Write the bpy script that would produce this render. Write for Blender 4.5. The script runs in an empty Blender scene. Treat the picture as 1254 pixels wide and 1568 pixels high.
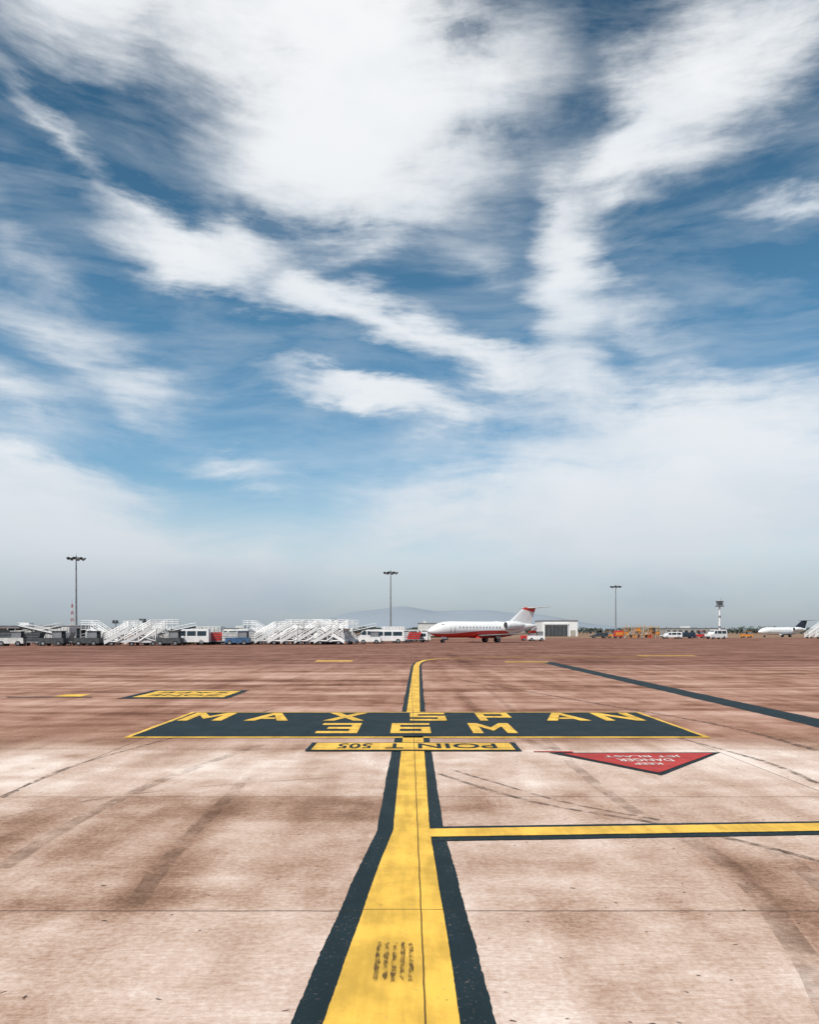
import bpy, bmesh, math, random
from mathutils import Vector, Matrix, noise as mnoise
random.seed(7)
scene = bpy.context.scene
EYE = 1.7; F = 1150.0
def g(px, py):
    """ground point (metres) surveyed from bearing / depression"""
    v = py - 967.0
    return ((px - 627.0) * EYE / v, F * EYE / v)

# ------------------------------------------------------------ node helpers
class NT:
    def __init__(s, tree): s.t = tree; s.n = tree.nodes; s.l = tree.links
    def add(s, typ, **kw):
        n = s.n.new(typ)
        for k, v in kw.items(): setattr(n, k, v)
        return n
    def put(s, sock, val):
        if isinstance(val, bpy.types.NodeSocket): s.l.new(val, sock)
        else: sock.default_value = val
    def math(s, op, a, b=0.0, c=0.0, clamp=False):
        n = s.add('ShaderNodeMath', operation=op, use_clamp=clamp)
        s.put(n.inputs[0], a); s.put(n.inputs[1], b); s.put(n.inputs[2], c)
        return n.outputs[0]
    def noise(s, vec, scale, detail=5, rough=0.55, dist=0.0, color=False):
        n = s.add('ShaderNodeTexNoise')
        s.put(n.inputs['Vector'], vec)
        n.inputs['Scale'].default_value = scale; n.inputs['Detail'].default_value = detail
        n.inputs['Roughness'].default_value = rough; n.inputs['Distortion'].default_value = dist
        return n.outputs['Color' if color else 'Fac']
    def mapping(s, vec, loc=(0,0,0), rot=(0,0,0), scale=(1,1,1), vt='POINT'):
        n = s.add('ShaderNodeMapping', vector_type=vt)
        s.put(n.inputs['Vector'], vec)
        n.inputs['Location'].default_value = loc; n.inputs['Rotation'].default_value = rot; n.inputs['Scale'].default_value = scale
        return n.outputs[0]
    def smooth(s, x, a, b, lo=0.0, hi=1.0, typ='SMOOTHSTEP'):
        n = s.add('ShaderNodeMapRange', interpolation_type=typ)
        s.put(n.inputs['Value'], x)
        n.inputs['From Min'].default_value = a; n.inputs['From Max'].default_value = b
        n.inputs['To Min'].default_value = lo; n.inputs['To Max'].default_value = hi
        return n.outputs[0]
    def mix(s, f, a, b, blend='MIX'):
        n = s.add('ShaderNodeMix', data_type='RGBA', blend_type=blend)
        s.put(n.inputs['Factor'], f)
        for i, v in ((6, a), (7, b)):
            if isinstance(v, (tuple, list)) and len(v) == 3: v = (*v, 1)
            s.put(n.inputs[i], v)
        return n.outputs[2]
    def ramp(s, x, stops, interp='LINEAR'):
        n = s.add('ShaderNodeValToRGB'); s.put(n.inputs[0], x)
        cr = n.color_ramp; cr.interpolation = interp
        while len(cr.elements) < len(stops): cr.elements.new(0.5)
        for e, (p, c) in zip(cr.elements, stops): e.position = p; e.color = (*c, 1)
        return n.outputs[0]
    def sep(s, v):
        n = s.add('ShaderNodeSeparateXYZ'); s.put(n.inputs[0], v); return n.outputs
    def comb(s, x=0.0, y=0.0, z=0.0):
        n = s.add('ShaderNodeCombineXYZ'); s.put(n.inputs[0], x); s.put(n.inputs[1], y); s.put(n.inputs[2], z); return n.outputs[0]
    def vm(s, op, a, b=(0,0,0), scale=None):
        n = s.add('ShaderNodeVectorMath', operation=op); s.put(n.inputs[0], a); s.put(n.inputs[1], b)
        if scale is not None: n.inputs['Scale'].default_value = scale
        return n.outputs[0]

def new_mat(name):
    m = bpy.data.materials.new(name); m.use_nodes = True
    nt = NT(m.node_tree); b = nt.n['Principled BSDF']
    return m, nt, b

def simple(name, col, rough=0.5, metal=0.0, var=0.18, scale=1.5, spec=0.4):
    m, nt, b = new_mat(name)
    tc = nt.add('ShaderNodeTexCoord').outputs['Object']
    n = nt.noise(tc, scale, 3, 0.6)
    dark = tuple(c * (1 - var * 1.6) for c in col); lite = tuple(min(1, c * (1 + var * 0.5)) for c in col)
    nt.put(b.inputs['Base Color'], nt.mix(nt.smooth(n, 0.3, 0.7), dark, lite))
    b.inputs['Roughness'].default_value = rough; b.inputs['Metallic'].default_value = metal
    b.inputs['Specular IOR Level'].default_value = spec
    return m

# ------------------------------------------------------------ mesh builder
class MB:
    def __init__(s): s.v = []; s.f = []; s.m = []; s.mats = []
    def mi(s, mat):
        if mat not in s.mats: s.mats.append(mat)
        return s.mats.index(mat)
    def face(s, pts, mat):
        b = len(s.v); s.v += [tuple(p) for p in pts]; s.f.append(tuple(range(b, b + len(pts)))); s.m.append(s.mi(mat))
    def hexa(s, p, mat):
        b = len(s.v); s.v += [tuple(q) for q in p]; k = s.mi(mat)
        for f in ((0,3,2,1),(4,5,6,7),(0,1,5,4),(1,2,6,5),(2,3,7,6),(3,0,4,7)):
            s.f.append(tuple(b + i for i in f)); s.m.append(k)
    def box(s, x0, x1, y0, y1, z0, z1, mat, tx=0.0, ty=0.0):
        s.hexa([(x0,y0,z0),(x1,y0,z0),(x1,y1,z0),(x0,y1,z0),(x0+tx,y0+ty,z1),(x1-tx,y0+ty,z1),(x1-tx,y1-ty,z1),(x0+tx,y1-ty,z1)], mat)
    def cyl(s, p1, p2, r1, r2, n, mat, caps=True):
        p1 = Vector(p1); p2 = Vector(p2); d = (p2 - p1).normalized()
        a = d.orthogonal().normalized(); c = d.cross(a); b = len(s.v); k = s.mi(mat)
        for p, r in ((p1, r1), (p2, r2)):
            for i in range(n):
                t = 2 * math.pi * (i + .5) / n
                s.v.append(tuple(p + a * math.cos(t) * r + c * math.sin(t) * r))
        for i in range(n):
            j = (i + 1) % n; s.f.append((b+i, b+j, b+n+j, b+n+i)); s.m.append(k)
        if caps:
            s.f.append(tuple(b + i for i in reversed(range(n)))); s.m.append(k)
            s.f.append(tuple(b + n + i for i in range(n))); s.m.append(k)
    def bar(s, p1, p2, w, mat): s.cyl(p1, p2, w * .7, w * .7, 4, mat)
    def wheel(s, x, y, r, w, tyre, hub):
        s.cyl((x, y - w/2, r), (x, y + w/2, r), r, r, 14, tyre)
        s.cyl((x, y - w/2 - .01, r), (x, y + w/2 + .01, r), r * .55, r * .55, 10, hub)
    def done(s, name, loc=(0,0,0), yaw=0.0, scale=1.0, parent=None, bevel=0.0, smooth=False):
        me = bpy.data.meshes.new(name); me.from_pydata(s.v, [], s.f)
        for m in s.mats: me.materials.append(m)
        for p, k in zip(me.polygons, s.m): p.material_index = k; p.use_smooth = smooth
        me.update()
        o = bpy.data.objects.new(name, me); scene.collection.objects.link(o)
        if parent is not None: o.parent = parent
        o.location = loc; o.rotation_euler = (0, 0, math.radians(yaw)); o.scale = (scale,) * 3
        if bevel:
            md = o.modifiers.new('b', 'BEVEL'); md.width = bevel; md.segments = 2; md.limit_method = 'ANGLE'
        return o

def empty(name, loc=(0,0,0), yaw=0.0, scale=1.0):
    e = bpy.data.objects.new(name, None); scene.collection.objects.link(e)
    e.location = loc; e.rotation_euler = (0, 0, math.radians(yaw)); e.scale = (scale,) * 3
    return e

# ------------------------------------------------------------ concrete joint pattern (shared)
JX, JW, JY, JH = 0.07, 4.3, 4.57, 3.15
def joint_mask(nt, P, width=0.007):
    x, y, z = nt.sep(P)
    wob = nt.math('MULTIPLY', nt.math('SUBTRACT', nt.noise(P, 3.0, 3), 0.5), 0.014)
    def line(c, off, per):
        c = nt.math('ADD', c, wob)
        q = nt.math('ADD', nt.math('DIVIDE', nt.math('SUBTRACT', c, off), per), 0.5)
        d = nt.math('MULTIPLY', nt.math('ABSOLUTE', nt.math('SUBTRACT', nt.math('FRACT', q), 0.5)), per)
        return nt.smooth(d, width * 0.5, width * 1.6, 1.0, 0.0)
    return nt.math('MAXIMUM', line(x, JX, JW), line(y, JY, JH))

def position(nt): return nt.add('ShaderNodeNewGeometry').outputs['Position']

# apron concrete
apron_mat, nt, b = new_mat('apron_concrete')
P = position(nt); x, y, z = nt.sep(P)
nL = nt.noise(P, 0.33, 4, 0.55, 0.6)
nM = nt.noise(P, 1.7, 5, 0.62)
st = nt.noise(nt.mapping(P, scale=(0.12, 0.75, 1)), 1.0, 5, 0.6, 0.5)
sl = nt.noise(nt.mapping(P, scale=(1.6, 0.22, 1)), 1.0, 4, 0.6, 0.3)
br = nt.noise(nt.mapping(P, scale=(6, 60, 1)), 1.0, 3, 0.7)
fi = nt.noise(P, 26, 5, 0.75)
sx = nt.math('FLOOR', nt.math('DIVIDE', nt.math('SUBTRACT', x, JX), JW))
sy = nt.math('FLOOR', nt.math('DIVIDE', nt.math('SUBTRACT', y, JY), JH))
wn = nt.add('ShaderNodeTexWhiteNoise', noise_dimensions='2D'); nt.put(wn.inputs['Vector'], nt.comb(sx, sy, 0.0))
v = nt.math('MULTIPLY', nL, 0.66)
v = nt.math('MULTIPLY_ADD', nM, 0.62, v)
v = nt.math('MULTIPLY_ADD', st, 0.70, v)
v = nt.math('MULTIPLY_ADD', sl, 0.58, v)
v = nt.math('MULTIPLY_ADD', br, 0.34, v)
v = nt.math('MULTIPLY_ADD', fi, 0.66, v)
v = nt.math('MULTIPLY_ADD', wn.outputs['Value'], 0.12, v)      # mean about 1.84
row = nt.math('MULTIPLY', nt.smooth(y, 7.72, 7.78), nt.smooth(y, 10.6, 10.95, 1, 0))
v = nt.math('MULTIPLY_ADD', row, 0.09, v)
row2 = nt.math('MULTIPLY', nt.smooth(y, 4.4, 4.9), nt.smooth(y, 7.6, 7.72, 1, 0))
v = nt.math('MULTIPLY_ADD', nt.math('MULTIPLY', row2, nt.smooth(x, -0.6, 0.6, 1, 0)), -0.06, v)
v = nt.math('MULTIPLY_ADD', nt.smooth(y, 3.2, 4.6, 1, 0), 0.05, v)
v = nt.math('MULTIPLY_ADD', nt.math('MULTIPLY', nt.math('SUBTRACT', st, .5), nt.smooth(y, 12, 16)), 0.8, v)
def track(cx, w, amt, ya, yb, v, wob=.35):
    d = nt.math('ABSOLUTE', nt.math('ADD', nt.math('SUBTRACT', x, cx), nt.math('MULTIPLY', nt.math('SUBTRACT', nL, .5), wob)))
    m = nt.math('MULTIPLY', nt.smooth(d, 0.0, w, 1, 0), nt.math('MULTIPLY', nt.smooth(y, ya, ya + 1), nt.smooth(y, yb - 2, yb, 1, 0)))
    return nt.math('MULTIPLY_ADD', nt.math('MULTIPLY', m, nt.smooth(nM, 0.2, 0.6)), -amt, v)
v = track(-1.80, 0.34, 0.20, 3.9, 8.8, v)
v = track(2.32, 0.42, 0.30, 1.0, 7.0, v, .7)
v = track(-3.3, 0.5, 0.12, 3.0, 12, v)
v = track(3.6, 0.4, 0.15, 3.0, 14, v)
v = track(-0.95, 0.25, 0.10, 3.0, 11, v)
v = track(-6.0, 1.0, 0.14, 6.0, 30, v); v = track(3.0, 0.5, 0.18, 13.0, 60, v, 1.5); v = track(1.4, 0.35, 0.15, 13.0, 60, v, 1.0)
d = nt.math('ABSOLUTE', nt.math('SUBTRACT', y, nt.math('MULTIPLY_ADD', nL, .5, 4.5)))
v = nt.math('MULTIPLY_ADD', nt.math('MULTIPLY', nt.smooth(d, 0, .32, 1, 0), nt.smooth(x, -2.6, -1.2, 1, 0)), -.12, v)
col = nt.ramp(nt.smooth(v, 1.46, 2.14, typ='LINEAR'), [(0.0, (0.17, 0.090, 0.056)), (0.25, (0.305, 0.182, 0.126)), (0.5, (0.455, 0.315, 0.245)), (0.75, (0.59, 0.455, 0.385)), (1.0, (0.73, 0.62, 0.555))])
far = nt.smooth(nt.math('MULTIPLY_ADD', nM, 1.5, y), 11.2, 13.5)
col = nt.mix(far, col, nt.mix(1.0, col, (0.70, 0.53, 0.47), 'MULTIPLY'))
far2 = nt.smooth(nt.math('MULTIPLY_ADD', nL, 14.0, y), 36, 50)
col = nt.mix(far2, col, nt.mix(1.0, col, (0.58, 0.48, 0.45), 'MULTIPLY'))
vo = nt.add('ShaderNodeTexVoronoi'); nt.put(vo.inputs['Vector'], nt.vm('ADD', P, nt.vm('SCALE', nt.noise(P, 20, 1, color=True), scale=0.06))); vo.inputs['Scale'].default_value = 8.0
cr = nt.sep(vo.outputs['Color'])
thr = nt.smooth(nt.math('MULTIPLY_ADD', nL, -1.0, nt.math('MULTIPLY', x, .12)), -.7, -.2, .76, .36)
spk = nt.math('MULTIPLY', nt.smooth(vo.outputs['Distance'], 0.05, 0.12, 1, 0), nt.math('GREATER_THAN', cr[0], thr))
col = nt.mix(nt.math('MULTIPLY', spk, 0.88), col, (0.05, 0.03, 0.025))
jm = joint_mask(nt, P)
col = nt.mix(nt.math('MULTIPLY', jm, 0.8), col, (0.06, 0.038, 0.03))
nt.put(b.inputs['Base Color'], col)
b.inputs['Roughness'].default_value = 0.88; b.inputs['Specular IOR Level'].default_value = 0.25
hgt = nt.math('ADD', nt.math('MULTIPLY', nt.noise(P, 26, 3, 0.75), 0.6), nt.math('MULTIPLY', br, 0.7))
bp = nt.add('ShaderNodeBump'); bp.inputs['Strength'].default_value = 0.7; bp.inputs['Distance'].default_value = 0.008
nt.put(bp.inputs['Height'], hgt); nt.put(b.inputs['Normal'], bp.outputs[0])

def paint(name, col, worn, wear=0.5, joints=True, var=0.15, rough=0.7):
    m, nt, b = new_mat(name); P = position(nt)
    n1 = nt.noise(P, 2.2, 4, 0.6); n2 = nt.noise(P, 40, 3, 0.7); n3 = nt.noise(nt.mapping(P, scale=(9, 1.2, 1)), 1.0, 4, 0.6)
    c = nt.mix(nt.smooth(nt.math('ADD', n1, nt.math('MULTIPLY', n3, .6)), 0.6, 1.0), tuple(k * (1 - var * 1.5) for k in col), tuple(min(1, k * (1 + var * .5)) for k in col))
    chip = nt.math('MULTIPLY', nt.smooth(n2, 0.60, 0.68), nt.smooth(n1, 0.40, 0.60))
    c = nt.mix(nt.math('MULTIPLY', chip, wear), c, worn)
    vo = nt.add('ShaderNodeTexVoronoi'); nt.put(vo.inputs['Vector'], nt.vm('ADD', P, nt.vm('SCALE', nt.noise(P, 20, 1, color=True), scale=0.06))); vo.inputs['Scale'].default_value = 9.0
    cr = nt.sep(vo.outputs['Color'])
    sp = nt.math('MULTIPLY', nt.smooth(vo.outputs['Distance'], 0.03, 0.09, 1, 0), nt.math('GREATER_THAN', cr[0], 0.68))
    c = nt.mix(nt.math('MULTIPLY', sp, 0.7), c, (0.09, 0.06, 0.04))
    if joints: c = nt.mix(nt.math('MULTIPLY', joint_mask(nt, P, 0.0045), 0.85), c, (0.03, 0.022, 0.015))
    nt.put(b.inputs['Base Color'], c); b.inputs['Roughness'].default_value = rough; b.inputs['Specular IOR Level'].default_value = 0.2
    bp = nt.add('ShaderNodeBump'); bp.inputs['Strength'].default_value = 0.5; bp.inputs['Distance'].default_value = 0.005
    nt.put(bp.inputs['Height'], n2); nt.put(b.inputs['Normal'], bp.outputs[0])
    return m
yellow = paint('yellow_road_paint', (0.76, 0.46, 0.075), (0.42, 0.26, 0.12), var=.2)
black = paint('dark_road_paint', (0.011, 0.024, 0.030), (0.20, 0.14, 0.115), wear=0.7)
red_p = paint('red_road_paint', (0.42, 0.045, 0.04), (0.3, 0.18, 0.15))
white_p = paint('white_road_paint', (0.68, 0.62, 0.58), (0.4, 0.2, 0.18))

def fade(name, col, amt, sc, a=.35, c=.65):
    m, nt, b = new_mat(name); P = position(nt)
    b.inputs['Base Color'].default_value = (*col, 1); b.inputs['Roughness'].default_value = 0.9
    n = nt.noise(nt.mapping(P, scale=sc), 1.0, 4, 0.7)
    nt.put(b.inputs['Alpha'], nt.math('MULTIPLY', nt.smooth(n, a, c), amt))
    return m
rubber = fade('tyre_rubber_marks', (0.08, 0.05, 0.035), 0.62, (6, 6, 1))
rubber2 = fade('faint_tyre_marks', (0.12, 0.065, 0.04), 0.28, (3, 3, 1))
scuff = fade('scuffed_rubber', (0.10, 0.06, 0.02), 0.85, (25, 14, 1))

# ------------------------------------------------------------ ground
dry, nt, b = new_mat('dry_grass_ground'); P = position(nt)
nt.put(b.inputs['Base Color'], nt.ramp(nt.noise(P, 0.02, 6, 0.65), [(0.3, (0.16, 0.10, 0.06)), (0.55, (0.24, 0.14, 0.08)), (0.75, (0.12, 0.12, 0.06))]))
b.inputs['Roughness'].default_value = 1.0
m = MB(); m.face([(-6000,-3000,-0.03),(6000,-3000,-0.03),(6000,9000,-0.03),(-6000,9000,-0.03)], dry); m.done('ground')
m = MB(); m.face([(-260,-60,0),(260,-60,0),(300,215,0),(60,200,0),(-60,150,0),(-260,125,0)], apron_mat); m.done('airport_apron')

# ------------------------------------------------------------ painted markings
def strip(mb, A, B, z, mat, jit=0.004, step=0.03):
    """quad strip between two polylines of world points with slightly ragged edges"""
    def dist(a, c): return math.hypot(a[0]-c[0], a[1]-c[1])
    pa, pb = [], []
    for i in range(len(A) - 1):
        n = max(1, min(160, int(max(dist(A[i], A[i+1]), dist(B[i], B[i+1])) / step)))
        for k in range(n + (i == len(A) - 2)):
            t = k / n
            pa.append((A[i][0]*(1-t)+A[i+1][0]*t, A[i][1]*(1-t)+A[i+1][1]*t))
            pb.append((B[i][0]*(1-t)+B[i+1][0]*t, B[i][1]*(1-t)+B[i+1][1]*t))
    def J(p, s):
        q = Vector((p[0]*2.1, p[1]*2.1, s)); r = Vector((p[0]*31, p[1]*31, s))
        return (p[0] + jit*(mnoise.noise(q)*1.6+mnoise.noise(r)*1.1), p[1] + jit*(mnoise.noise(q+Vector((9,9,9)))*1.2+mnoise.noise(r+Vector((5,1,3)))), z)
    ja = [J(p, z*99) for p in pa]; jb = [J(p, z*99+5) for p in pb]
    for i in range(len(ja) - 1): mb.face([ja[i], jb[i], jb[i+1], ja[i+1]], mat)
def rect(mb, x0, x1, y0, y1, z, mat, jit=0.006): strip(mb, [(x0,y0),(x0,y1)], [(x1,y0),(x1,y1)], z, mat, jit)
Z1, Z2, Z3, Z4 = 0.005, 0.010, 0.015, 0.020

def text(body, cx, cy, w, h, z, mat, rot=0.0, name='lettering', parent=None, bold=0.0):
    cu = bpy.data.curves.new('t', 'FONT'); cu.body = body; cu.size = 1.0; cu.offset = bold; cu.resolution_u = 3
    o = bpy.data.objects.new('t', cu); scene.collection.objects.link(o)
    bpy.context.view_layer.update()
    me = bpy.data.meshes.new_from_object(o.evaluated_get(bpy.context.evaluated_depsgraph_get()))
    bpy.data.objects.remove(o)
    xs = [q.co.x for q in me.vertices]; ys = [q.co.y for q in me.vertices]
    mx, my = (min(xs)+max(xs))/2, (min(ys)+max(ys))/2; sx, sy = w/(max(xs)-min(xs)), h/(max(ys)-min(ys))
    c, s = math.cos(rot), math.sin(rot)
    for q in me.vertices:
        X, Y = (q.co.x-mx)*sx, (q.co.y-my)*sy
        q.co = (cx + X*c - Y*s, cy + X*s + Y*c, z)
    me.materials.clear(); me.materials.append(mat)
    ob = bpy.data.objects.new(name, me); scene.collection.objects.link(ob)
    if parent: ob.parent = parent
    return ob
# stencil block letters: lists of convex pieces that do not overlap (unit square)
a_ = .23; h_ = .19
Q = lambda x0,x1,y0,y1: [(x0,y0),(x1,y0),(x1,y1),(x0,y1)]
GLY = {
 'M': [Q(0,a_,0,1), Q(1-a_,1,0,1), [(a_,1),(a_,.66),(.5,.22),(.5,.56)], [(1-a_,1),(.5,.56),(.5,.22),(1-a_,.66)]],
 'N': [Q(0,a_,0,1), Q(1-a_,1,0,1), [(a_,1),(a_,.64),(1-a_,0),(1-a_,.36)]],
 'A': [[(0,0),(a_+.02,0),(.5,.72),(.5,1),(.4,1)], [(1,0),(.6,1),(.5,1),(.5,.72),(1-a_-.02,0)], [(.335,.2),(.665,.2),(.60,.38),(.40,.38)]],
 'X': [[(0,0),(.27,0),(.5,.34),(.5,.66),(.27,1),(0,1),(.36,.5)], [(1,0),(.64,.5),(1,1),(.73,1),(.5,.66),(.5,.34),(.73,0)]],
 'S': [Q(0,1,0,h_), Q(1-a_,1,h_,.405), Q(0,1,.405,.595), Q(0,a_,.595,1-h_), Q(0,1,1-h_,1)],
 '3': [Q(0,1,0,h_), Q(1-a_,1,h_,.405), Q(.2,1,.405,.595), Q(1-a_,1,.595,1-h_), Q(0,1,1-h_,1)],
 '6': [Q(0,1,0,h_), Q(1-a_,1,h_,.405), Q(0,a_,h_,.405), Q(0,1,.405,.595), Q(0,a_,.595,1-h_), Q(0,1,1-h_,1)],
 'P': [Q(0,a_,0,1), Q(a_,1,1-h_,1), Q(a_,1,.36,.55), Q(1-a_,1,.55,1-h_)]}
def block(ch, cx, cy, w, h, z, mat, parent):
    mb = MB()
    for poly in GLY[ch]:
        mb.face([(cx+(p[0]-.5)*w, cy+(p[1]-.5)*h, z) for p in poly], mat)
    return mb.done('character_' + ch.lower(), parent=parent)

cl = empty('taxiway_centreline')
G = lambda L: [g(*p) for p in L]
ys_ = [1900, 1568, 1440, 1340, 1272, 1200, 1128]
Lo = G(zip([301, 445, 500, 545, 577, 590, 605], ys_)); Li = G(zip([378, 495, 540, 575, 602, 609, 617], ys_))
Ri = G(zip([754, 705, 686, 669, 658, 653, 648], ys_)); Ro = G(zip([851, 760, 726, 699, 680, 668, 657], ys_))
m = MB(); strip(m, Lo, Ro, Z1, black, 0.0045, .02); m.done('dark_border', parent=cl)
m = MB(); strip(m, Li, Ri, Z2, yellow, 0.0025, .02); m.done('yellow_line', parent=cl)
def offset_line(pts, w):
    A, B = [], []
    for i, p in enumerate(pts):
        a = Vector(pts[max(0, i-1)]); c = Vector(pts[min(len(pts)-1, i+1)]); d = (c-a).normalized(); n = Vector((-d.y, d.x))
        A.append(tuple(Vector(p)+n*w/2)); B.append(tuple(Vector(p)-n*w/2))
    return A, B
cpts = [(0.08,15.77),(0.2,26),(0.34,37),(0.5,41),(0.9,44.2),(1.7,46.4),(3.0,47.8),(5.5,48.8),(9,49.4),(16,50)]
m = MB(); strip(m, *offset_line(cpts, 0.50), Z1, black, 0.01, 0.3); m.done('far_dark_border', parent=cl)
m = MB(); strip(m, *offset_line(cpts, 0.28), Z2, yellow, 0.006, 0.3); m.done('far_yellow_line', parent=cl)
m = MB()
for i in range(5):
    X = -0.175 + i*0.043
    strip(m, [(X, 3.62+0.05*(i%2)), (X+0.002, 4.08-0.03*(i%3))], [(X+0.020, 3.62), (X+0.022, 4.08)], Z3, scuff, 0.006, 0.02)
m.done('scuff_marks', parent=cl)

lt = empty('stand_lead_in_line')
m = MB(); strip(m, [(0.17,6.07),(3.54,6.27),(14,6.9)], [(0.17,6.52),(3.54,6.70),(14,7.35)], 0.0075, black, 0.006); m.done('dark_border', parent=lt)
m = MB(); strip(m, [(0.17,6.18),(3.54,6.37),(14,7.0)], [(0.17,6.43),(3.54,6.62),(14,7.25)], 0.0125, yellow, 0.005); m.done('yellow_line', parent=lt)

ms = empty('max_span_marking')
X0, X1, Y0, Y1 = -4.57, 4.82, 11.96, 15.77
m = MB(); rect(m, X0, X1, Y0, Y1, Z2, yellow, .008); m.done('yellow_border', parent=ms)
m = MB(); rect(m, X0+.09, X1-.09, Y0+.12, Y1-.12, Z3, black, .008); m.done('dark_panel', parent=ms)
for ch, cx, w in (('M',-3.98,.84),('A',-2.72,.84),('X',-1.25,.78),('S',.36,.70),('P',1.67,.66),('A',3.02,.84),('N',4.1,.76)):
    block(ch, cx, 14.85, w, 1.35, Z4, yellow, ms)
for ch, cx, w in (('3',-1.22,.70),('6',.02,.68),('M',1.43,.74)):
    block(ch, cx, 13.10, w, 1.35, Z4, yellow, ms)
ps = empty('stand_point_marking')
m = MB(); rect(m, -1.48, 1.60, 10.62, 11.42, Z3, black, .008); m.done('dark_border', parent=ps)
m = MB(); rect(m, -1.40, 1.51, 10.68, 11.34, Z4, yellow, .006); m.done('yellow_panel', parent=ps)
text('POIN', 0.70, 11.02, 1.15, .46, 0.025, black, math.pi, parent=ps, bold=.012)
text('T', -0.22, 11.02, .26, .46, 0.025, black, math.pi, parent=ps, bold=.012)
text('505', -0.80, 11.02, .50, .46, 0.025, black, math.pi, parent=ps, bold=.012)
rt = empty('danger_triangle_marking')
def tri(name, pts, z, mat):
    mb = MB(); strip(mb, [pts[2], pts[0]], [(pts[2][0]+.001, pts[2][1]), pts[1]], z, mat, .005); mb.done(name, parent=rt)
tri('dark_border', [(1.95,10.50),(4.38,10.55),(2.98,8.86)], Z1, black)
tri('red_panel', [(2.12,10.42),(4.24,10.46),(2.99,9.0)], Z2, red_p)
for tx, cx_, cy_, w, h in (('JET BLAST', 3.15, 10.16, 1.05, .18), ('DANGER', 3.10, 9.86, .72, .2), ('KEEP', 3.05, 9.58, .36, .14)):
    text(tx, cx_, cy_, w, h, Z3, white_p, math.pi, parent=rt, bold=.01)
m = MB(); strip(m, [(1.75,10.56),(2.3,10.50)], [(1.75,10.62),(2.3,10.60)], 0.012, red_p); m.done('red_tail_line', parent=rt)
m = MB(); rect(m, 7.25, 7.95, 5, 42, Z1, black, .02)
rect(m, 5.3, 7.7, 41.3, 42.1, Z2, yellow, .02)
m.done('parking_lane_marking')
hb = empty('equipment_box_marking')
m = MB(); rect(m, -7.40, -4.62, 19.0, 21.7, Z1, black, .02); m.done('dark_border', parent=hb)
m = MB(); rect(m, -7.15, -4.8, 19.35, 21.4, Z2, yellow, .02); m.done('yellow_panel', parent=hb)
text('SAFE', -5.95, 20.8, 1.9, .5, Z3, black, math.pi, parent=hb); text('ZONE', -5.95, 19.9, 1.9, .5, Z3, black, math.pi, parent=hb)
m = MB(); rect(m, -9.3, -8.6, 19.6, 20.3, Z1, yellow, .02); rect(m, -10.4, -8.2, 19.3, 19.45, Z2, black, .02); rect(m, -5.4, -3.3, 42.5, 44.0, Z1, yellow, .03); rect(m, 16, 20, 52, 53, Z1, yellow)
m.done('apron_edge_marking')
m = MB()
def tyre(pts, w, z, mat=rubber):
    P_ = [Vector(p) for p in pts]; out = []
    for i in range(len(P_)-1):
        p0 = P_[max(0,i-1)]; p1 = P_[i]; p2 = P_[i+1]; p3 = P_[min(len(P_)-1,i+2)]
        for k in range(8):
            t = k/8; out.append(tuple(.5*((2*p1)+(p2-p0)*t+(2*p0-5*p1+4*p2-p3)*t*t+(3*p1-p0-3*p2+p3)*t**3)))
    out.append(tuple(P_[-1])); strip(m, *offset_line(out, w), z, mat, .008, .08)
tyre(G([(672,1185),(760,1213),(850,1235),(1000,1260),(1120,1285),(1254,1318),(1500,1385)]), .07, .003)
tyre(G([(690,1178),(790,1208),(880,1232),(1010,1256)]), .05, .0025)
tyre(G([(0,1222),(120,1170),(300,1120),(420,1085)]), .05, .003)
tyre(G([(1254,1150),(1100,1110),(900,1075),(700,1040)]), .14, .003)
tyre(G([(1254,1200),(1150,1160),(960,1110)]), .08, .0025)
tyre(G([(0,1252),(160,1222),(330,1203),(520,1190)]), .05, .0021, rubber2)
tyre(G([(1030,1272),(1110,1320),(1170,1380),(1240,1480),(1300,1600)]), .16, .0028, rubber2)
tyre(G([(1180,1300),(1240,1340),(1330,1420)]), .16, .0022, rubber2)
tyre(G([(200,1390),(262,1310),(330,1240),(380,1190)]), .13, .0027, rubber2)
tyre(G([(0,1330),(130,1250),(260,1190),(400,1140)]), .14, .0023, rubber2)
tyre(G([(860,1155),(760,1110),(700,1060)]), .2, .0026, rubber2)
tyre(G([(1000,1260),(900,1190),(800,1100),(740,1050)]), .14, .0024, rubber2)
tyre(G([(-50,1070),(300,1050),(560,1035),(800,1030)]), .3, .0029, rubber2)
m.done('tyre_marks')

# ------------------------------------------------------------ object materials
W = simple('white_paint', (0.80,0.80,0.80), .35, var=.08)
W2 = simple('offwhite_paint', (0.64,0.64,0.62), .5, var=.15)
GR = simple('grey_metal', (0.30,0.31,0.33), .5, .4)
DG = simple('dark_grey', (0.06,0.065,0.07), .6)
TY = simple('tyre_rubber', (0.02,0.02,0.02), .85)
GL = simple('dark_glass', (0.02,0.028,0.035), .12, var=.05, spec=.6)
BL = simple('blue_paint', (0.05,0.11,0.22), .4)
RD = simple('red_paint', (0.55,0.035,0.03), .4)
OR = simple('orange_paint', (0.70,0.26,0.04), .5)
YE = simple('yellow_paint', (0.62,0.40,0.06), .5)
BG = simple('beige_cladding', (0.42,0.38,0.33), .8)
CO = simple('concrete_wall', (0.36,0.35,0.33), .9)
NV = simple('navy_paint', (0.025,0.035,0.06), .35)

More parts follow.
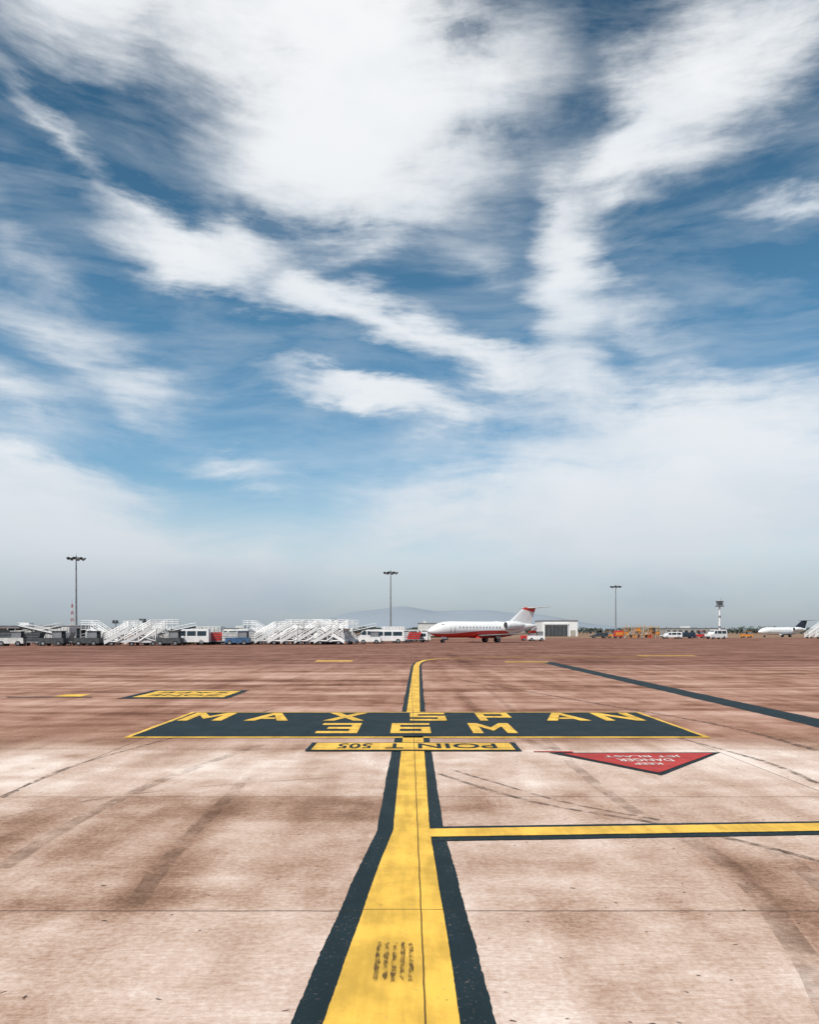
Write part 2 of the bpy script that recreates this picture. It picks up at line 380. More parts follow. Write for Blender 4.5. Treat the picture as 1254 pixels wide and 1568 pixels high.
# ------------------------------------------------------------ aircraft
def livery(name, white, red, mode):
    m, nt, b = new_mat(name); P = nt.add('ShaderNodeTexCoord').outputs['Object']; x, y, z = nt.sep(P)
    if mode == 'belly':
        lim = nt.math('ADD', 1.36, nt.math('MULTIPLY', nt.smooth(x, 2.5, 10.5), 0.5))
        lim = nt.math('SUBTRACT', lim, nt.math('MULTIPLY', nt.smooth(x, 13, 16), 0.9))
        f = nt.math('LESS_THAN', z, lim)
        f = nt.math('MAXIMUM', f, nt.math('GREATER_THAN', z, nt.math('SUBTRACT', 5.15, nt.math('MULTIPLY', nt.math('SUBTRACT', x, 18.5), .2))))
    else:
        f = nt.math('GREATER_THAN', nt.math('MULTIPLY_ADD', x, .55, z), 13.6)
    n = nt.noise(P, .8, 3)
    c = nt.mix(f, white, red)
    nt.put(b.inputs['Base Color'], nt.mix(nt.smooth(n, .3, .7, 0, .08), c, (0.35, 0.33, 0.32)))
    b.inputs['Roughness'].default_value = .3; b.inputs['Coat Weight'].default_value = .3
    return m
def aircraft(name, loc, yaw, skin, tailm, sc=1.0):
    e = empty(name, loc, yaw, sc)
    st = [(0,1.72,.04),(.25,1.74,.34),(.7,1.78,.6),(1.3,1.85,.85),(2.0,1.93,1.05),(2.9,1.99,1.19),(4,2.0,1.25),(13.6,2.0,1.25),(15.2,2.08,1.12),(17,2.26,.82),(18.8,2.48,.48),(20.3,2.62,.22),(20.9,2.66,.06)]
    mb = MB(); n = 28; k = mb.mi(skin)
    for (X, zc, r) in st:
        for i in range(n):
            t = 2*math.pi*i/n; mb.v.append((X, math.cos(t)*r, zc + math.sin(t)*r))
    for s_ in range(len(st)-1):
        for i in range(n):
            j = (i+1) % n; mb.f.append((s_*n+i, (s_+1)*n+i, (s_+1)*n+j, s_*n+j)); mb.m.append(k)
    mb.done('fuselage', parent=e, smooth=True)
    mb = MB()
    def foil(pts_root, pts_tip, th_r, th_t, axis, mat):
        def sec(p, th):
            xl, xt, yy, zz = p; c = xt-xl; out = []
            for fx, ft in ((0,0),(.12,.8),(.35,1),(.7,.6),(1,.05),(.7,-.5),(.35,-.8),(.12,-.7)):
                d = ft*th/2
                out.append((xl+fx*c, yy + (d if axis=='y' else 0), zz + (d if axis=='z' else 0)))
            return out
        a, c = sec(pts_root, th_r), sec(pts_tip, th_t); b0 = len(mb.v); mb.v += a + c; kk = mb.mi(mat)
        for i in range(8):
            j = (i+1) % 8; mb.f.append((b0+i, b0+j, b0+8+j, b0+8+i)); mb.m.append(kk)
        mb.f.append(tuple(b0+8+i for i in range(8))); mb.m.append(kk); mb.f.append(tuple(b0+7-i for i in range(8))); mb.m.append(kk)
    for s_ in (-1, 1):
        foil((8.2,12.2,s_*.6,1.02), (12.0,13.5,s_*8.6,1.45), .34, .10, 'z', GR)
        foil((12.1,13.5,s_*8.62,1.46), (12.9,13.6,s_*8.85,2.3), .1, .05, 'y', skin)
        foil((18.7,20.4,s_*.03,5.5), (20.1,20.9,s_*3.7,5.6), .2, .08, 'z', W2 if tailm is skin else tailm)
    foil((14.6,19.6,0,2.9), (18.2,20.6,0,5.6), .3, .16, 'y', tailm)
    mb.box(8.0, 12.6, -1.15, 1.15, .68, 1.2, skin, .5, .25)
    mb.done('wings_and_tail', parent=e)
    mb = MB()
    for s_ in (-1, 1):
        Y = s_*1.95
        prof = [(13.0,.52),(13.25,.66),(14.2,.70),(15.6,.60),(16.4,.42)]
        for a, c in zip(prof, prof[1:]): mb.cyl((a[0],Y,2.65),(c[0],Y,2.65),a[1],c[1],18,W,caps=False)
        mb.cyl((13.15,Y,2.65),(13.2,Y,2.65),.52,.52,18,DG); mb.cyl((16.2,Y,2.65),(16.7,Y,2.65),.34,.18,14,GR)
        mb.box(13.8, 15.6, min(s_*1.0, Y), max(s_*1.0, Y), 2.55, 2.75, W)
    mb.done('engines', parent=e, smooth=True)
    mb = MB()
    for i in range(13):
        X = 4.9 + i*.62
        for s_ in (-1, 1):
            y0 = s_*1.225; mb.hexa([(X,y0-.03,2.24),(X+.15,y0-.03,2.24),(X+.15,y0+.03,2.24),(X,y0+.03,2.24),(X,y0-.03-s_*.04,2.44),(X+.15,y0-.03-s_*.04,2.44),(X+.15,y0+.03-s_*.04,2.44),(X,y0+.03-s_*.04,2.44)], GL)
    for s_ in (-1, 1):
        mb.hexa([(1.25,s_*.1,2.47),(1.9,s_*.9,2.3),(2.35,s_*1.0,2.32),(1.35,s_*.1,2.5),(1.7,s_*.1,2.85),(2.0,s_*.62,2.84),(2.4,s_*.75,2.82),(1.85,s_*.1,2.9)], GL)
        mb.box(3.3, 3.34, s_*1.19-.03, s_*1.19+.03, 1.5, 2.35, DG); mb.box(4.0, 4.04, s_*1.235-.03, s_*1.235+.03, 1.5, 2.35, DG)
    mb.done('windows', parent=e)
    mb = MB()
    mb.cyl((2.6,0,.3),(2.6,0,1.0),.07,.09,8,GR); mb.wheel(2.6,-.14,.26,.16,TY,GR); mb.wheel(2.6,.14,.26,.16,TY,GR)
    mb.box(2.2,3.0,-.35,-.32,.55,1.0,W)
    for s_ in (-1, 1):
        mb.cyl((11.6,s_*1.6,.4),(11.4,s_*1.4,1.2),.1,.12,8,GR); mb.wheel(11.6,s_*1.6-.18,.42,.24,TY,GR); mb.wheel(11.6,s_*1.6+.18,.42,.24,TY,GR)
        mb.box(11.2,12.0,s_*1.95-.02,s_*1.95+.02,.6,1.15,W)
    mb.done('landing_gear', parent=e)
    return e
skin1 = livery('airliner_skin', (0.82,0.82,0.82), (0.62,0.03,0.02), 'belly')
skin2 = livery('jet_skin', (0.80,0.81,0.82), (0.03,0.04,0.06), 'tail')
aircraft('regional_jet_airplane', (2.75, 112, 0), 30, skin1, skin1, 1.0)
aircraft('regional_jet_airplane.001', (106, 228, 0), 18, skin2, NV, .92)

# ------------------------------------------------------------ vehicles & equipment
def van(name, loc, yaw, body, L=4.8, H=2.0, w=1.9):
    mb = MB(); h = w/2
    mb.box(0, L, -h, h, .35, H*.52, body)
    mb.hexa([(.75,-h,H*.52),(L,-h,H*.52),(L,h,H*.52),(.75,h,H*.52),(1.5,-h+.12,H),(L-.08,-h+.12,H),(L-.08,h-.12,H),(1.5,h-.12,H)], body)
    mb.hexa([(.86,-h+.1,H*.56),(.9,-h+.1,H*.56),(.9,h-.1,H*.56),(.86,h-.1,H*.56),(1.36,-h+.2,H*.93),(1.4,-h+.2,H*.93),(1.4,h-.2,H*.93),(1.36,h-.2,H*.93)], GL)
    for s in (-1, 1):
        a = s*(h-.02); q = s*(h-.085)
        for x0, x1, d in ((1.1,1.95,.32),(2.1,3.2,0),(3.35,L-.3,0)):
            mb.hexa([(x0,a-.02,H*.57),(x1,a-.02,H*.57),(x1,a+.02,H*.57),(x0,a+.02,H*.57),(x0+d,q-.02,H*.88),(x1,q-.02,H*.88),(x1,q+.02,H*.88),(x0+d,q+.02,H*.88)], GL)
    mb.box(-.06, .0, -h+.05, h-.05, .32, .6, DG); mb.box(-.02, .02, -h+.1, -h+.45, .65, .82, W); mb.box(-.02, .02, h-.45, h-.1, .65, .82, W)
    for X in (.85, L-.9):
        for s in (-1, 1): mb.wheel(X, s*(h-.12), .34, .24, TY, GR)
    return mb.done(name, loc, yaw, bevel=.04)
def truck(name, loc, yaw, cab, box, L=6.5, H=2.8):
    mb = MB()
    mb.box(0, L, -.45, .45, .5, .75, DG)
    mb.hexa([(0,-1.05,.45),(1.6,-1.05,.45),(1.6,1.05,.45),(0,1.05,.45),(.2,-1,2.1),(1.6,-1,2.1),(1.6,1,2.1),(.2,1,2.1)], cab)
    mb.box(.02, .1, -.9, .9, 1.25, 1.9, GL); mb.box(.45, 1.3, -1.05, -1.0, 1.25, 1.9, GL); mb.box(.45, 1.3, 1.0, 1.05, 1.25, 1.9, GL)
    mb.box(1.8, L, -1.15, 1.15, .8, H, box)
    for i in range(7): X = 1.9+i*(L-2.0)/6.5; mb.box(X, X+.05, -1.18, 1.18, .8, H-.05, GR)
    for X in (.8, L-1.2):
        for s in (-1, 1): mb.wheel(X, s*.95, .45, .3, TY, GR)
    return mb.done(name, loc, yaw, bevel=.03)
def dolly(name, loc, yaw, box):
    mb = MB(); mb.box(0, 2.6, -.8, .8, .4, .52, GR)
    mb.hexa([(.15,-.75,.53),(2.0,-.75,.53),(2.0,.75,.53),(.15,.75,.53),(.15,-.75,1.6),(2.35,-.75,1.6),(2.35,.75,1.6),(.15,.75,1.6)], box)
    for z in (.8, 1.1, 1.4): mb.box(.2, 2.1, -.775, -.752, z, z+.04, GR)
    mb.bar((2.6,0,.45),(3.4,0,.35),.05,GR)
    for X in (.4, 2.2):
        for s in (-1, 1): mb.wheel(X, s*.6, .2, .15, TY, GR)
    return mb.done(name, loc, yaw)
def tug(name, loc, yaw, c):
    mb = MB(); mb.box(0, 3, -.75, .75, .3, .95, c, .06, .03); mb.box(1.6, 2.7, -.6, -.55, .95, 1.7, GR); mb.box(1.6, 2.7, .55, .6, .95, 1.7, GR)
    mb.box(1.5, 2.8, -.68, .68, 1.7, 1.78, c); mb.box(1.55, 1.6, -.55, .55, 1.0, 1.68, GL); mb.box(2.2, 2.6, -.5, .5, .96, 1.35, DG)
    for X in (.6, 2.4):
        for s in (-1, 1): mb.wheel(X, s*.68, .3, .2, TY, GR)
    return mb.done(name, loc, yaw)
def belt_loader(name, loc, yaw, c):
    mb = MB(); mb.box(0, 4, -.7, .7, .35, .85, c, .05, .03)
    mb.hexa([(-1.2,-.4,.7),(6,-.4,2.2),(6,.4,2.2),(-1.2,.4,.7),(-1.2,-.4,.88),(6,-.4,2.38),(6,.4,2.38),(-1.2,.4,.88)], DG)
    for s in (-.45, .45):
        mb.bar((-1.2,s,.95),(6,s,2.45),.06,c); mb.bar((-1.2,s,1.35),(6,s,2.85),.04,c)
        for i in range(7): t = i/6; X = -1.2+7.2*t; z = .95+1.5*t; mb.bar((X,s,z),(X,s,z+.42),.035,c)
    mb.bar((3.2,0,.8),(4.5,0,1.85),.1,GR)
    for X in (.6, 3.3):
        for s in (-1, 1): mb.wheel(X, s*.62, .32, .2, TY, GR)
    return mb.done(name, loc, yaw)
def stairs(name, loc, yaw, H=2.3, c=W):
    """mobile passenger stairs climbing towards +x"""
    mb = MB(); L = H*1.45; n = int(H/.2)
    mb.box(.4, L+.9, -.7, .7, .38, .6, c)
    for s in (-.75, .75):
        mb.hexa([(0,s-.04,.15),(L,s-.04,H-.15),(L,s+.04,H-.15),(0,s+.04,.15),(0,s-.04,.6),(L,s-.04,H+.3),(L,s+.04,H+.3),(0,s+.04,.6)], c)
        for r in (.55, .8, 1.05): mb.bar((0,s,.3+r),(L,s,H+r),.06,c); mb.bar((L,s,H+r),(L+1.4,s,H+r),.06,c)
        for i in range(9): t = i/8; mb.bar((L*t,s,.4+(H-.3)*t),(L*t,s,.3+(H-.3)*t+1.05),.055,c)
        for X in (L+.05, L+.7, L+1.35): mb.bar((X,s,H),(X,s,H+1.05),.06,c)
        mb.bar((L*.55,s,.5),(L*.55,s,H*.55+.2),.1,c); mb.bar((L+.6,s,.5),(L+.6,s,H),.12,c)
        mb.bar((L*.55,s,.55),(L+.6,s,H-.1),.08,c); mb.bar((L*.55,s,H*.6),(L+.6,s,.55),.08,c)
        mb.bar((.2,s,.5),(L*.55,s,.5),.08,c)
    for i in range(n): t = (i+.5)/n; mb.box(L*t-.14, L*t+.14, -.7, .7, .35+(H-.35)*t-.03, .35+(H-.35)*t+.02, W2)
    mb.box(L, L+1.4, -.75, .75, H-.08, H, c)
    for X in (.8, L+.3):
        for s in (-1, 1): mb.wheel(X, s*.62, .27, .18, TY, GR)
    return mb.done(name, loc, yaw)
def mast(name, loc, H, yaw=0):
    mb = MB()
    mb.cyl((0,0,0),(0,0,.5),.55,.55,12,CO); mb.cyl((0,0,.5),(0,0,H-.6),.28,.14,12,GR); mb.cyl((0,0,H-.6),(0,0,H+.35),.16,.10,10,GR)
    mb.cyl((0,0,H+.35),(0,0,H+.95),.02,.02,5,GR)
    n = 24; R = 1.35
    for i in range(n):
        a, c = 2*math.pi*i/n, 2*math.pi*(i+1)/n
        mb.bar((math.cos(a)*R,math.sin(a)*R,H-.35),(math.cos(c)*R,math.sin(c)*R,H-.35),.06,DG)
    for i in range(8):
        a = 2*math.pi*i/8+.2; c, s = math.cos(a), math.sin(a)
        mb.bar((0,0,H),(c*R,s*R,H-.35),.06,DG); mb.bar((0,0,H-.6),(c*R,s*R,H-.35),.05,DG)
        p = Vector((c*1.9, s*1.9, H-.45)); r = Vector((c,s,-.75)).normalized(); t = Vector((-s,c,0)); u = r.cross(t)
        mb.bar((c*R,s*R,H-.35), tuple(p), .05, DG)
        q = []
        for dz, k in ((-.14,1),(.14,.8)):
            for a2, b2 in ((-1,-1),(1,-1),(1,1),(-1,1)): q.append(tuple(p + t*a2*.34*k + u*b2*.32*k - r*dz))
        mb.hexa(q, DG)
    return mb.done(name, loc, yaw)
mast('floodlight_mast', (-79.1, 178, 0), 19.4, 0); mast('floodlight_mast.001', (-5.4, 215, 0), 18.9, 20); mast('floodlight_mast.002', (77, 280, 0), 18.8, 10)

def lattice(name, loc, H, w):
    mb = MB(); n = 9; seg = H/n
    for i in range(n):
        c = RD if i % 2 == 0 else W; k0 = w*(1-.75*i/n)/2; k1 = w*(1-.75*(i+1)/n)/2; z0, z1 = i*seg, (i+1)*seg
        A = [(-k0,-k0,z0),(k0,-k0,z0),(k0,k0,z0),(-k0,k0,z0)]; B = [(-k1,-k1,z1),(k1,-k1,z1),(k1,k1,z1),(-k1,k1,z1)]
        for j in range(4): mb.bar(A[j],B[j],.09,c); mb.bar(A[j],B[(j+1)%4],.05,c); mb.bar(B[j],B[(j+1)%4],.05,c)
    mb.bar((0,0,H),(0,0,H+2),.05,GR)
    return mb.done(name, loc)
lattice('lattice_radio_mast', (-134, 298, 0), 12.5, 1.3)
mb = MB(); mb.cyl((0,0,0),(0,0,.4),.5,.5,10,CO); mb.cyl((0,0,.4),(0,0,7.6),.26,.2,12,W)
for z in (2.5,5.0): mb.cyl((0,0,z),(0,0,z+.5),.27,.27,12,GR)
mb.box(-.85,.85,-.6,.6,7.6,7.75,DG); mb.box(-.6,.6,-.5,.5,7.75,8.8,GR); mb.box(-.5,.5,-.515,-.5,7.95,8.5,DG); mb.box(-.8,.8,-.65,.65,8.8,8.9,DG)
for s in (-.8,.8): mb.bar((s,-.6,7.75),(s,-.6,8.3),.04,GR)
mb.bar((.3,0,8.9),(.3,0,9.8),.04,DG); mb.done('apron_camera_tower', (73.6, 178, 0))
def lamp_pole(name, loc, H):
    mb = MB(); mb.cyl((0,0,0),(0,0,H),.1,.07,8,GR); mb.box(-.5,.5,-.15,.15,H,H+.12,DG)
    for X in (-.45,.05): mb.box(X,X+.38,-.25,-.1,H+.12,H+.5,DG)
    mb.done(name, loc)
lamp_pole('small_floodlight_pole', (-35.5,100,0), 2.9); lamp_pole('small_floodlight_pole.001', (-10.2,101,0), 2.9); lamp_pole('small_floodlight_pole.002', (-47,120,0), 3.0)

def wx(px, Y): return (px-627)/F*Y
for i, (px, Y, yaw, H) in enumerate([(388,97,20,1.9),(398,101,12,2.0),(410,97,8,2.15),(422,102,170,2.1),(428,97,15,2.15),(440,99,10,2.2),(450,97.5,12,2.15),(460,100,8,2.2),(470,98,15,2.15),(480,97,10,2.15),(489,101,168,2.2),(496,98.5,12,2.1),(530,97,165,2.1),(545,99,172,1.9),
                                     (160,90,15,1.9),(176,93,168,2.0),(190,89,20,2.0),(214,92,10,2.1),(236,92,160,1.9)]):
    stairs('mobile_passenger_stairs' if i == 0 else 'mobile_passenger_stairs.%03d' % i, (wx(px,Y), Y, 0), yaw, H)
stairs('mobile_passenger_stairs.030', (wx(1236,185), 185, 0), 15, 3.0); stairs('mobile_passenger_stairs.031', (wx(1252,180), 180, 0), 12, 3.0)

def spread(fn, name, items):
    for i, it in enumerate(items):
        px, Y, yaw, *rest = it; fn(name if i == 0 else '%s.%03d' % (name, i), (wx(px,Y), Y, 0), yaw, *rest)
spread(van, 'service_van', [(262,95,5,W),(330,98,-8,W2),(352,104,0,W,4.6,1.7),(542,120,5,W),(566,108,0,W,5.0,1.9),(596,125,10,W2),(612,118,-5,W,4.5,1.6),(1014,178,5,W,4.6,1.6),(1036,182,0,NV,4.4,1.5),(1084,170,20,W,4.8,2.1),(905,196,0,DG,4.4,1.4),(298,110,0,GR,4.4,1.6)])
spread(truck, 'service_truck', [(642,150,5,W,W2),(570,140,0,W2,W,6,2.6),(280,104,0,W,W2,5.5,2.4),(366,112,0,W,W2,5.5,2.3),(56,104,0,W,W2,5,2.3)])
spread(dolly, 'baggage_dolly', [(252,99,0,W2),(276,97,10,W2),(300,98,0,W),(314,97,5,RD),(340,97,0,W2),(356,98,0,BL),(372,97,8,W2),(2,90,0,DG),(34,89,5,DG),(82,92,0,GR),(132,92,0,W2),(580,112,0,GR),(602,112,0,W2),(622,116,0,RD),(270,104,0,DG),(326,101,0,BL)])
spread(tug, 'baggage_tractor', [(240,90,0,DG),(-4,88,10,W2),(116,90,0,DG),(346,94,0,BL),(550,104,0,W),(632,126,0,W2),(808,134,0,W),(797,140,0,RD),(920,200,0,OR),(1135,205,0,OR),(1062,200,0,RD),(62,89,0,DG)])
spread(belt_loader, 'belt_loader', [(20,100,5,W2),(98,96,175,W),(140,97,10,GR),(292,100,170,W2),(228,99,5,W),(510,106,0,W)])

def pier(name, loc, L, D=3, H=2.2):
    mb = MB(); mb.box(0,L,0,D,H,H+.3,W2); mb.box(-.1,L+.1,-.15,D+.15,H+.302,H+.38,GR)
    n = int(L/2.4)
    for i in range(n+1):
        X = min(L-.2, i*2.4); mb.box(X,X+.18,.1,.28,0,H-.002,GR)
        if i < n:
            mb.box(X+.2,X+2.35,D-.5,D-.4,.0,H-.01,DG if i % 3 else W2); mb.box(X+.2,X+2.35,.15,.2,1.0,H-.3,GL if i % 2 else CO)
    for i in range(0, n, 4): mb.box(i*2.4+.5,i*2.4+1.9,.6,2,H+.39,H+.8,W)
    return mb.done(name, loc)
pier('covered_passenger_walkway', (wx(-180,110),110,0), 31)
def building(name, loc, L, D, H, wall, yaw=0, door=False):
    mb = MB(); mb.box(0,L,0,D,0,H,wall); mb.box(-.2,L+.2,-.2,D+.2,H+.002,H+.3,GR)
    n = int(L/3)
    if door:
        mb.box(L*.08,L*.72,-.12,-.02,0,H*.72,DG); mb.box(L*.06,L*.08-.01,-.2,-.01,0,H*.76,W); mb.box(L*.72+.01,L*.74,-.2,-.01,0,H*.76,W)
        mb.box(L*.05,L*.75,-.25,-.01,H*.77,H*.86,W); mb.box(L*.8,L*.94,-.06,-.01,0,H*.4,BG)
        for i in range(1,6): X = L*(.08+.64*i/6); mb.box(X,X+.08,-.16,-.13,0,H*.72,GR)
    else:
        for r in range(max(1,int(H/3))):
            for i in range(n): mb.box(i*3+.6,i*3+2.2,-.06,-.01,r*3+1,r*3+2.3,GL)
        mb.box(L*.3,L*.45,D*.3,D*.6,H+.31,H+1.3,W2)
    return mb.done(name, loc, yaw)
building('aircraft_hangar', (wx(830,262),262,0), 12.5, 14, 5.4, W, 0, True)
building('terminal_building', (wx(55,300),300,0), 34, 12, 3.0, W2); building('terminal_building.001', (wx(-60,280),280,0), 22, 12, 3.2, CO)
building('cargo_building', (wx(330,330),330,0), 26, 12, 3.0, BG); building('cargo_building.001', (wx(640,330),330,0), 8, 6, 5.2, W2); building('cargo_building.002', (wx(1020,380),380,0), 30, 10, 3.2, CO)
mb = MB()
rr_ = random.Random(3)
for i in range(10):
    for j in range(3):
        hh = 2.4+1.2*rr_.random()
        mb.bar((i*1.0,j*1.2,0),(i*1.0,j*1.2,hh),.09,OR if rr_.random() < .5 else BG)
        if i < 9:
            for z in (.9,1.8,2.7): mb.bar((i*1.0,j*1.2,z),(i*1.0+1.0,j*1.2,z),.07,YE if rr_.random() < .6 else GR)
            mb.bar((i*1.0,j*1.2,rr_.random()),(i*1.0+1.0,j*1.2,1.2+rr_.random()*1.4),.07,OR if rr_.random() < .5 else W2)
for i in range(9):
    z0 = rr_.choice((.15,.95,1.85)); mb.box(i*1.0+.08,i*1.0+.92,.1,2.3,z0,z0+.7,rr_.choice((OR,BG,YE,RD,DG)))
    if i % 2: mb.box(i*1.0+.05,i*1.0+.95,.05,2.35,2.75,2.83,YE)
mb.done('maintenance_scaffold', (wx(957,192),192,0))
mb = MB(); mb.box(0,2.2,0,1.6,.4,1.9,RD,.1,.1); mb.box(.2,2,-.03,0,.7,1.5,OR); mb.cyl((1.1,.8,1.9),(1.1,.8,2.2),.3,.25,10,GR)
for X in (.4,1.8):
    mb.wheel(X,.1,.28,.2,TY,GR); mb.wheel(X,1.5,.28,.2,TY,GR)
mb.done('fire_extinguisher_cart', (wx(942,190),190,0))

# ------------------------------------------------------------ trees in distance, hills
fol, nt, b = new_mat('distant_foliage'); P = position(nt)
nt.put(b.inputs['Base Color'], nt.ramp(nt.noise(P, .25, 3), [(.3,(.045,.055,.05)),(.6,(.08,.095,.07)),(.8,(.12,.125,.085))])); b.inputs['Roughness'].default_value = 1
mb = MB()
X = -330
while X < 330:
    dens = mnoise.noise(Vector((X*.02, 3.1, 0))) + .45
    Hh = 3.0 + 2.8*max(0, mnoise.noise(Vector((X*.05, 0, 0)))+.35)
    if dens > 0:
        Y = 500 + random.uniform(-25, 25); rr = random.uniform(1.6, 3.2)
        mb.cyl((X,Y,0),(X+.2,Y,Hh*.6),.2,.1,5,fol)
        for _ in range(55):
            d = Vector((random.gauss(0,1),random.gauss(0,1),random.gauss(0,1))).normalized()*random.random()**.4
            c = Vector((X+d.x*rr, Y+d.y*rr, Hh*.58+d.z*Hh*.45)); s_ = random.uniform(.35,.8)
            a = Vector((random.uniform(-1,1),random.uniform(-1,1),random.uniform(-1,1))).normalized(); q = a.orthogonal().normalized()
            mb.face([c+a*s_, c+q*s_, c-a*s_*.7, c-q*s_*.8], fol)
    X += random.uniform(.9, 2.2)
mb.done('distant_tree_line')
hm, nt, b = new_mat('haze_tinted_hills'); P = position(nt)
nt.put(b.inputs['Base Color'], nt.ramp(nt.noise(P, .003, 4), [(.3,(.235,.275,.32)),(.7,(.26,.30,.345))])); b.inputs['Roughness'].default_value = 1; b.inputs['Specular IOR Level'].default_value = 0  # pale blue-grey base colour: aerial haze painted into the hills
mb = MB(); n = 160; Yh = 5200; rows = []
for r in range(9):
    row = []
    for i in range(n+1):
        X = -4500 + 9000*i/n; u = 627+F*X/Yh
        e_ = 125*math.exp(-((u-610)/50)**2) + 95*math.exp(-((u-540)/45)**2) + 110*math.exp(-((u-710)/80)**2)+75*math.exp(-((u-820)/90)**2) + 22
        e_ += 10*mnoise.noise(Vector((X*.004,0,0))) + 25*mnoise.noise(Vector((X*.0008,4,0)))
        t = r/8; hh = max(0, e_)*math.sin(t*math.pi) * (1+.15*mnoise.noise(Vector((X*.003,r*.7,2))))
        row.append((X, Yh-900+1800*t, hh-1))
    rows.append(row)
mb.v = [p for row in rows for p in row]; mb.mi(hm)
for r in range(8):
    for i in range(n): k = r*(n+1)+i; mb.f.append((k,k+1,k+n+2,k+n+1)); mb.m.append(0)
mb.done('hills', smooth=True)

# ------------------------------------------------------------ sun, sky
SUN_EL = 54; SUN_AZ = -142   # azimuth clockwise from +Y
sd = Vector((math.sin(math.radians(SUN_AZ))*math.cos(math.radians(SUN_EL)), math.cos(math.radians(SUN_AZ))*math.cos(math.radians(SUN_EL)), math.sin(math.radians(SUN_EL))))
sl_ = bpy.data.lights.new('sun', 'SUN'); sl_.energy = 4.9; sl_.angle = math.radians(.5); sl_.color = (1, .94, .85)
so = bpy.data.objects.new('sun', sl_); scene.collection.objects.link(so); so.rotation_euler = sd.to_track_quat('Z', 'Y').to_euler()

w = bpy.data.worlds.new('World'); scene.world = w; w.use_nodes = True
try:
    w.cycles.sampling_method = 'MANUAL'; w.cycles.sample_map_resolution = 256
except Exception: pass
nt = NT(w.node_tree); bg = nt.n['Background']
D = nt.vm('NORMALIZE', nt.add('ShaderNodeTexCoord').outputs['Generated'])
dx, dy, dz = nt.sep(D)
az = nt.math('ARCTAN2', dx, dy); el = nt.math('ARCSINE', dz)
AE = nt.comb(az, el, 0.0)
warp = nt.vm('SCALE', nt.vm('SUBTRACT', nt.noise(D, 3.5, 1, .5, color=True), (.5,.5,.5)), scale=.07)
AW = nt.vm('ADD', AE, warp)
fib = nt.noise(nt.mapping(AW, rot=(0,0,math.radians(22)), scale=(6, 22, 1)), 1.0, 5, .62, color=True)
warp2 = nt.vm('SCALE', nt.vm('SUBTRACT', fib, (.5,.5,.5)), scale=.12)
WV = nt.vm('MULTIPLY', nt.vm('ADD', AW, warp2), (1,1,0))
def blob(px, py, rx, ry, ang, wt, acc):
    a = math.atan((px-627)/F); e = math.atan((967-py)/math.hypot(F, px-627))
    k = 1.0
    mp = nt.mapping(WV, loc=(a, e, 0), rot=(0,0,math.radians(-ang)), scale=(rx/F*k, ry/F*k, 1), vt='TEXTURE')
    gr = nt.add('ShaderNodeTexGradient', gradient_type='QUADRATIC_SPHERE'); nt.put(gr.inputs[0], mp)
    return nt.math('MULTIPLY_ADD', gr.outputs['Fac'], wt, acc) if acc is not None else nt.math('MULTIPLY', gr.outputs['Fac'], wt)
# bearing, elevation, size, slope (positive = falls to the right), optical weight
blobs = [(520,80,300,270,0,4.6),(580,190,190,190,30,1.8),(430,200,130,100,45,.8),(740,140,170,190,0,1.0),(150,-20,330,110,0,2.2),
 (1070,135,260,120,-24,2.6),(945,240,130,66,-38,2.0),(1200,50,140,70,-20,.9),
 (275,400,170,62,12,3.6),(370,370,80,60,0,1.6),(500,455,200,56,20,2.1),(655,518,260,54,24,2.0),(780,578,200,50,22,1.5),
 (865,440,70,160,0,2.2),(850,320,50,100,0,.8),(740,400,140,50,20,.4),(600,335,240,56,0,.7),(710,290,130,60,-25,.6),
 (560,622,220,36,8,2.6),(700,645,180,50,0,1.2),(870,590,70,90,-60,1.1),
 (1050,645,250,80,4,2.6),(1000,775,540,180,0,3.4),(1250,700,240,100,0,1.7),(700,800,280,90,0,1.2),
 (30,700,200,60,14,2.4),(90,810,400,120,10,3.0),(350,715,140,40,10,.8),(400,870,500,90,0,1.4),
 (90,520,230,60,28,.7),(210,600,140,70,10,.8),(60,420,220,60,35,.5),(20,600,180,60,20,.8),(90,230,240,30,35,.5),(1230,300,170,30,5,.8),(960,520,180,60,30,.6)]
acc = None
for q in blobs: acc = blob(*q, acc)
wis = nt.noise(nt.mapping(AW, rot=(0,0,math.radians(24)), scale=(3.0, 17, 1)), 1.0, 6, .62, .3)
wis2 = nt.noise(nt.mapping(AW, rot=(0,0,math.radians(-32)), scale=(5, 19, 1)), 1.0, 5, .62, .2)
puff = nt.noise(D, 8.0, 6, .62, .25)
brk = nt.math('MULTIPLY_ADD', nt.math('SUBTRACT', wis, .5), 4.2, 1.0)
brk = nt.math('MULTIPLY_ADD', nt.math('SUBTRACT', wis2, .5), 1.8, brk)
brk = nt.math('MULTIPLY_ADD', nt.math('SUBTRACT', puff, .5), 3.2, brk)
brk = nt.math('MAXIMUM', brk, .10)
env = nt.math('MAXIMUM', nt.math('SUBTRACT', acc, .02), 0.0)
soft = nt.math('MULTIPLY', env, brk)
veil = nt.math('MAXIMUM', nt.math('MULTIPLY', nt.math('SUBTRACT', wis, .44), .85), 0.0)
veil = nt.math('ADD', veil, nt.math('MAXIMUM', nt.math('MULTIPLY', nt.math('SUBTRACT', wis2, .50), .5), 0.0))
soft = nt.math('ADD', soft, veil)
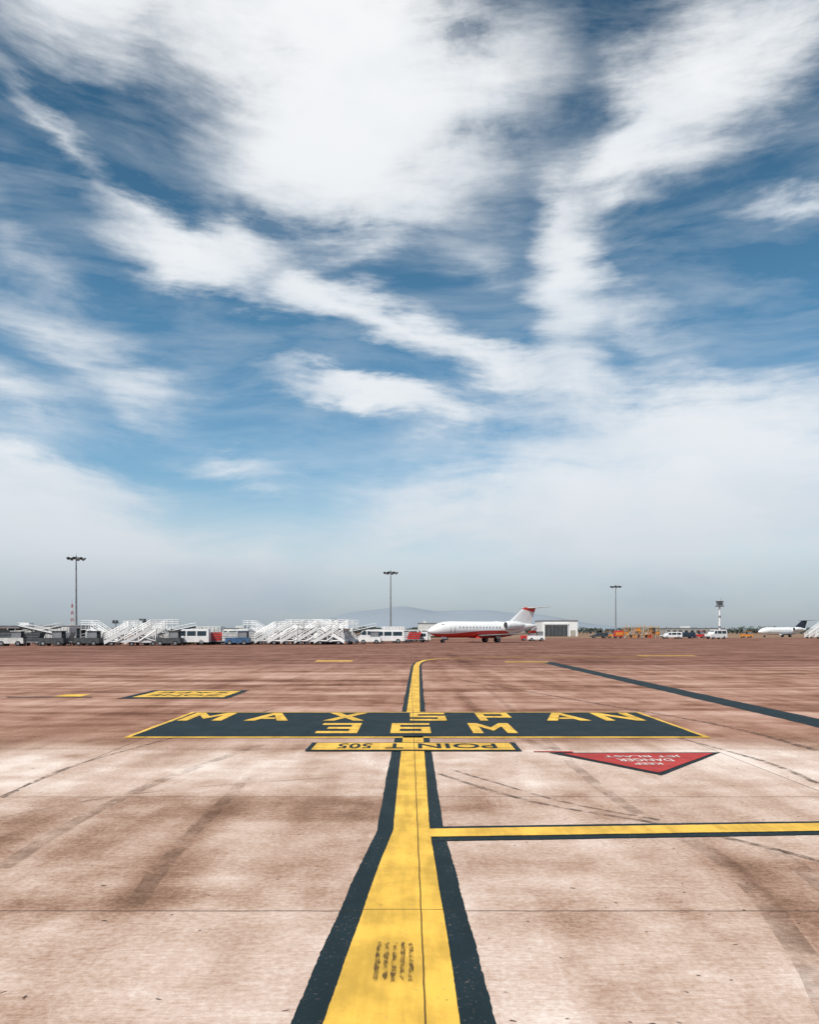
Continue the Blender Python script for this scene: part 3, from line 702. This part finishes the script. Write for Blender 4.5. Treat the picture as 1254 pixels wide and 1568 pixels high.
soft = nt.math('MULTIPLY_ADD', nt.math('MULTIPLY', env, env), .16, soft)
low = nt.smooth(el, .0, .20, 1.5, 0)
soft = nt.math('ADD', soft, low)
dens = nt.math('SUBTRACT', 1.0, nt.math('EXPONENT', nt.math('MULTIPLY', soft, -1.2)))
sky = nt.add('ShaderNodeTexSky', sky_type='NISHITA'); sky.sun_disc = False
sky.sun_elevation = math.radians(SUN_EL); sky.sun_rotation = math.radians(SUN_AZ); sky.air_density = 1.0; sky.dust_density = .6; sky.ozone_density = 1.6
blue = nt.mix(1.0, nt.vm('SCALE', sky.outputs[0], scale=1.5), nt.ramp(nt.smooth(el, 0, .75, typ='LINEAR'), [(0,(.68,.72,.70)),(.30,(.62,.82,.82)),(.5,(.42,.70,.72)),(.75,(.28,.52,.54)),(1,(.22,.40,.42))]), 'MULTIPLY')
cc = nt.ramp(nt.smooth(el, 0, .75, typ='LINEAR'), [(0,(.34,.40,.47)),(.05,(.45,.51,.575)),(.13,(.66,.71,.76)),(.28,(.80,.84,.88)),(.6,(.85,.88,.91)),(1,(.93,.94,.95))])
shade = nt.noise(nt.mapping(AW, rot=(0,0,math.radians(10)), loc=(3,1,0), scale=(4,9,1)), 1.0, 4, .6)
cc = nt.mix(nt.smooth(shade, .42, .72, 0, .45), cc, nt.mix(1.0, cc, (.80,.86,.92), 'MULTIPLY'))
cc10 = nt.vm('SCALE', cc, scale=10.0)
nt.put(bg.inputs['Color'], nt.mix(dens, blue, cc10)); bg.inputs['Strength'].default_value = .1

# ------------------------------------------------------------ camera
cam = bpy.data.cameras.new('camera'); co = bpy.data.objects.new('camera', cam); scene.collection.objects.link(co)
co.location = (0, 0, EYE); co.rotation_euler = (math.radians(90), 0, 0)
cam.sensor_fit = 'VERTICAL'; cam.sensor_height = 36; cam.lens = F/1568*36; cam.shift_y = 183/1568
cam.clip_start = .05; cam.clip_end = 20000
scene.camera = co
scene.view_settings.view_transform = 'Standard'; scene.view_settings.look = 'None'; scene.view_settings.exposure = 0; scene.view_settings.gamma = 1
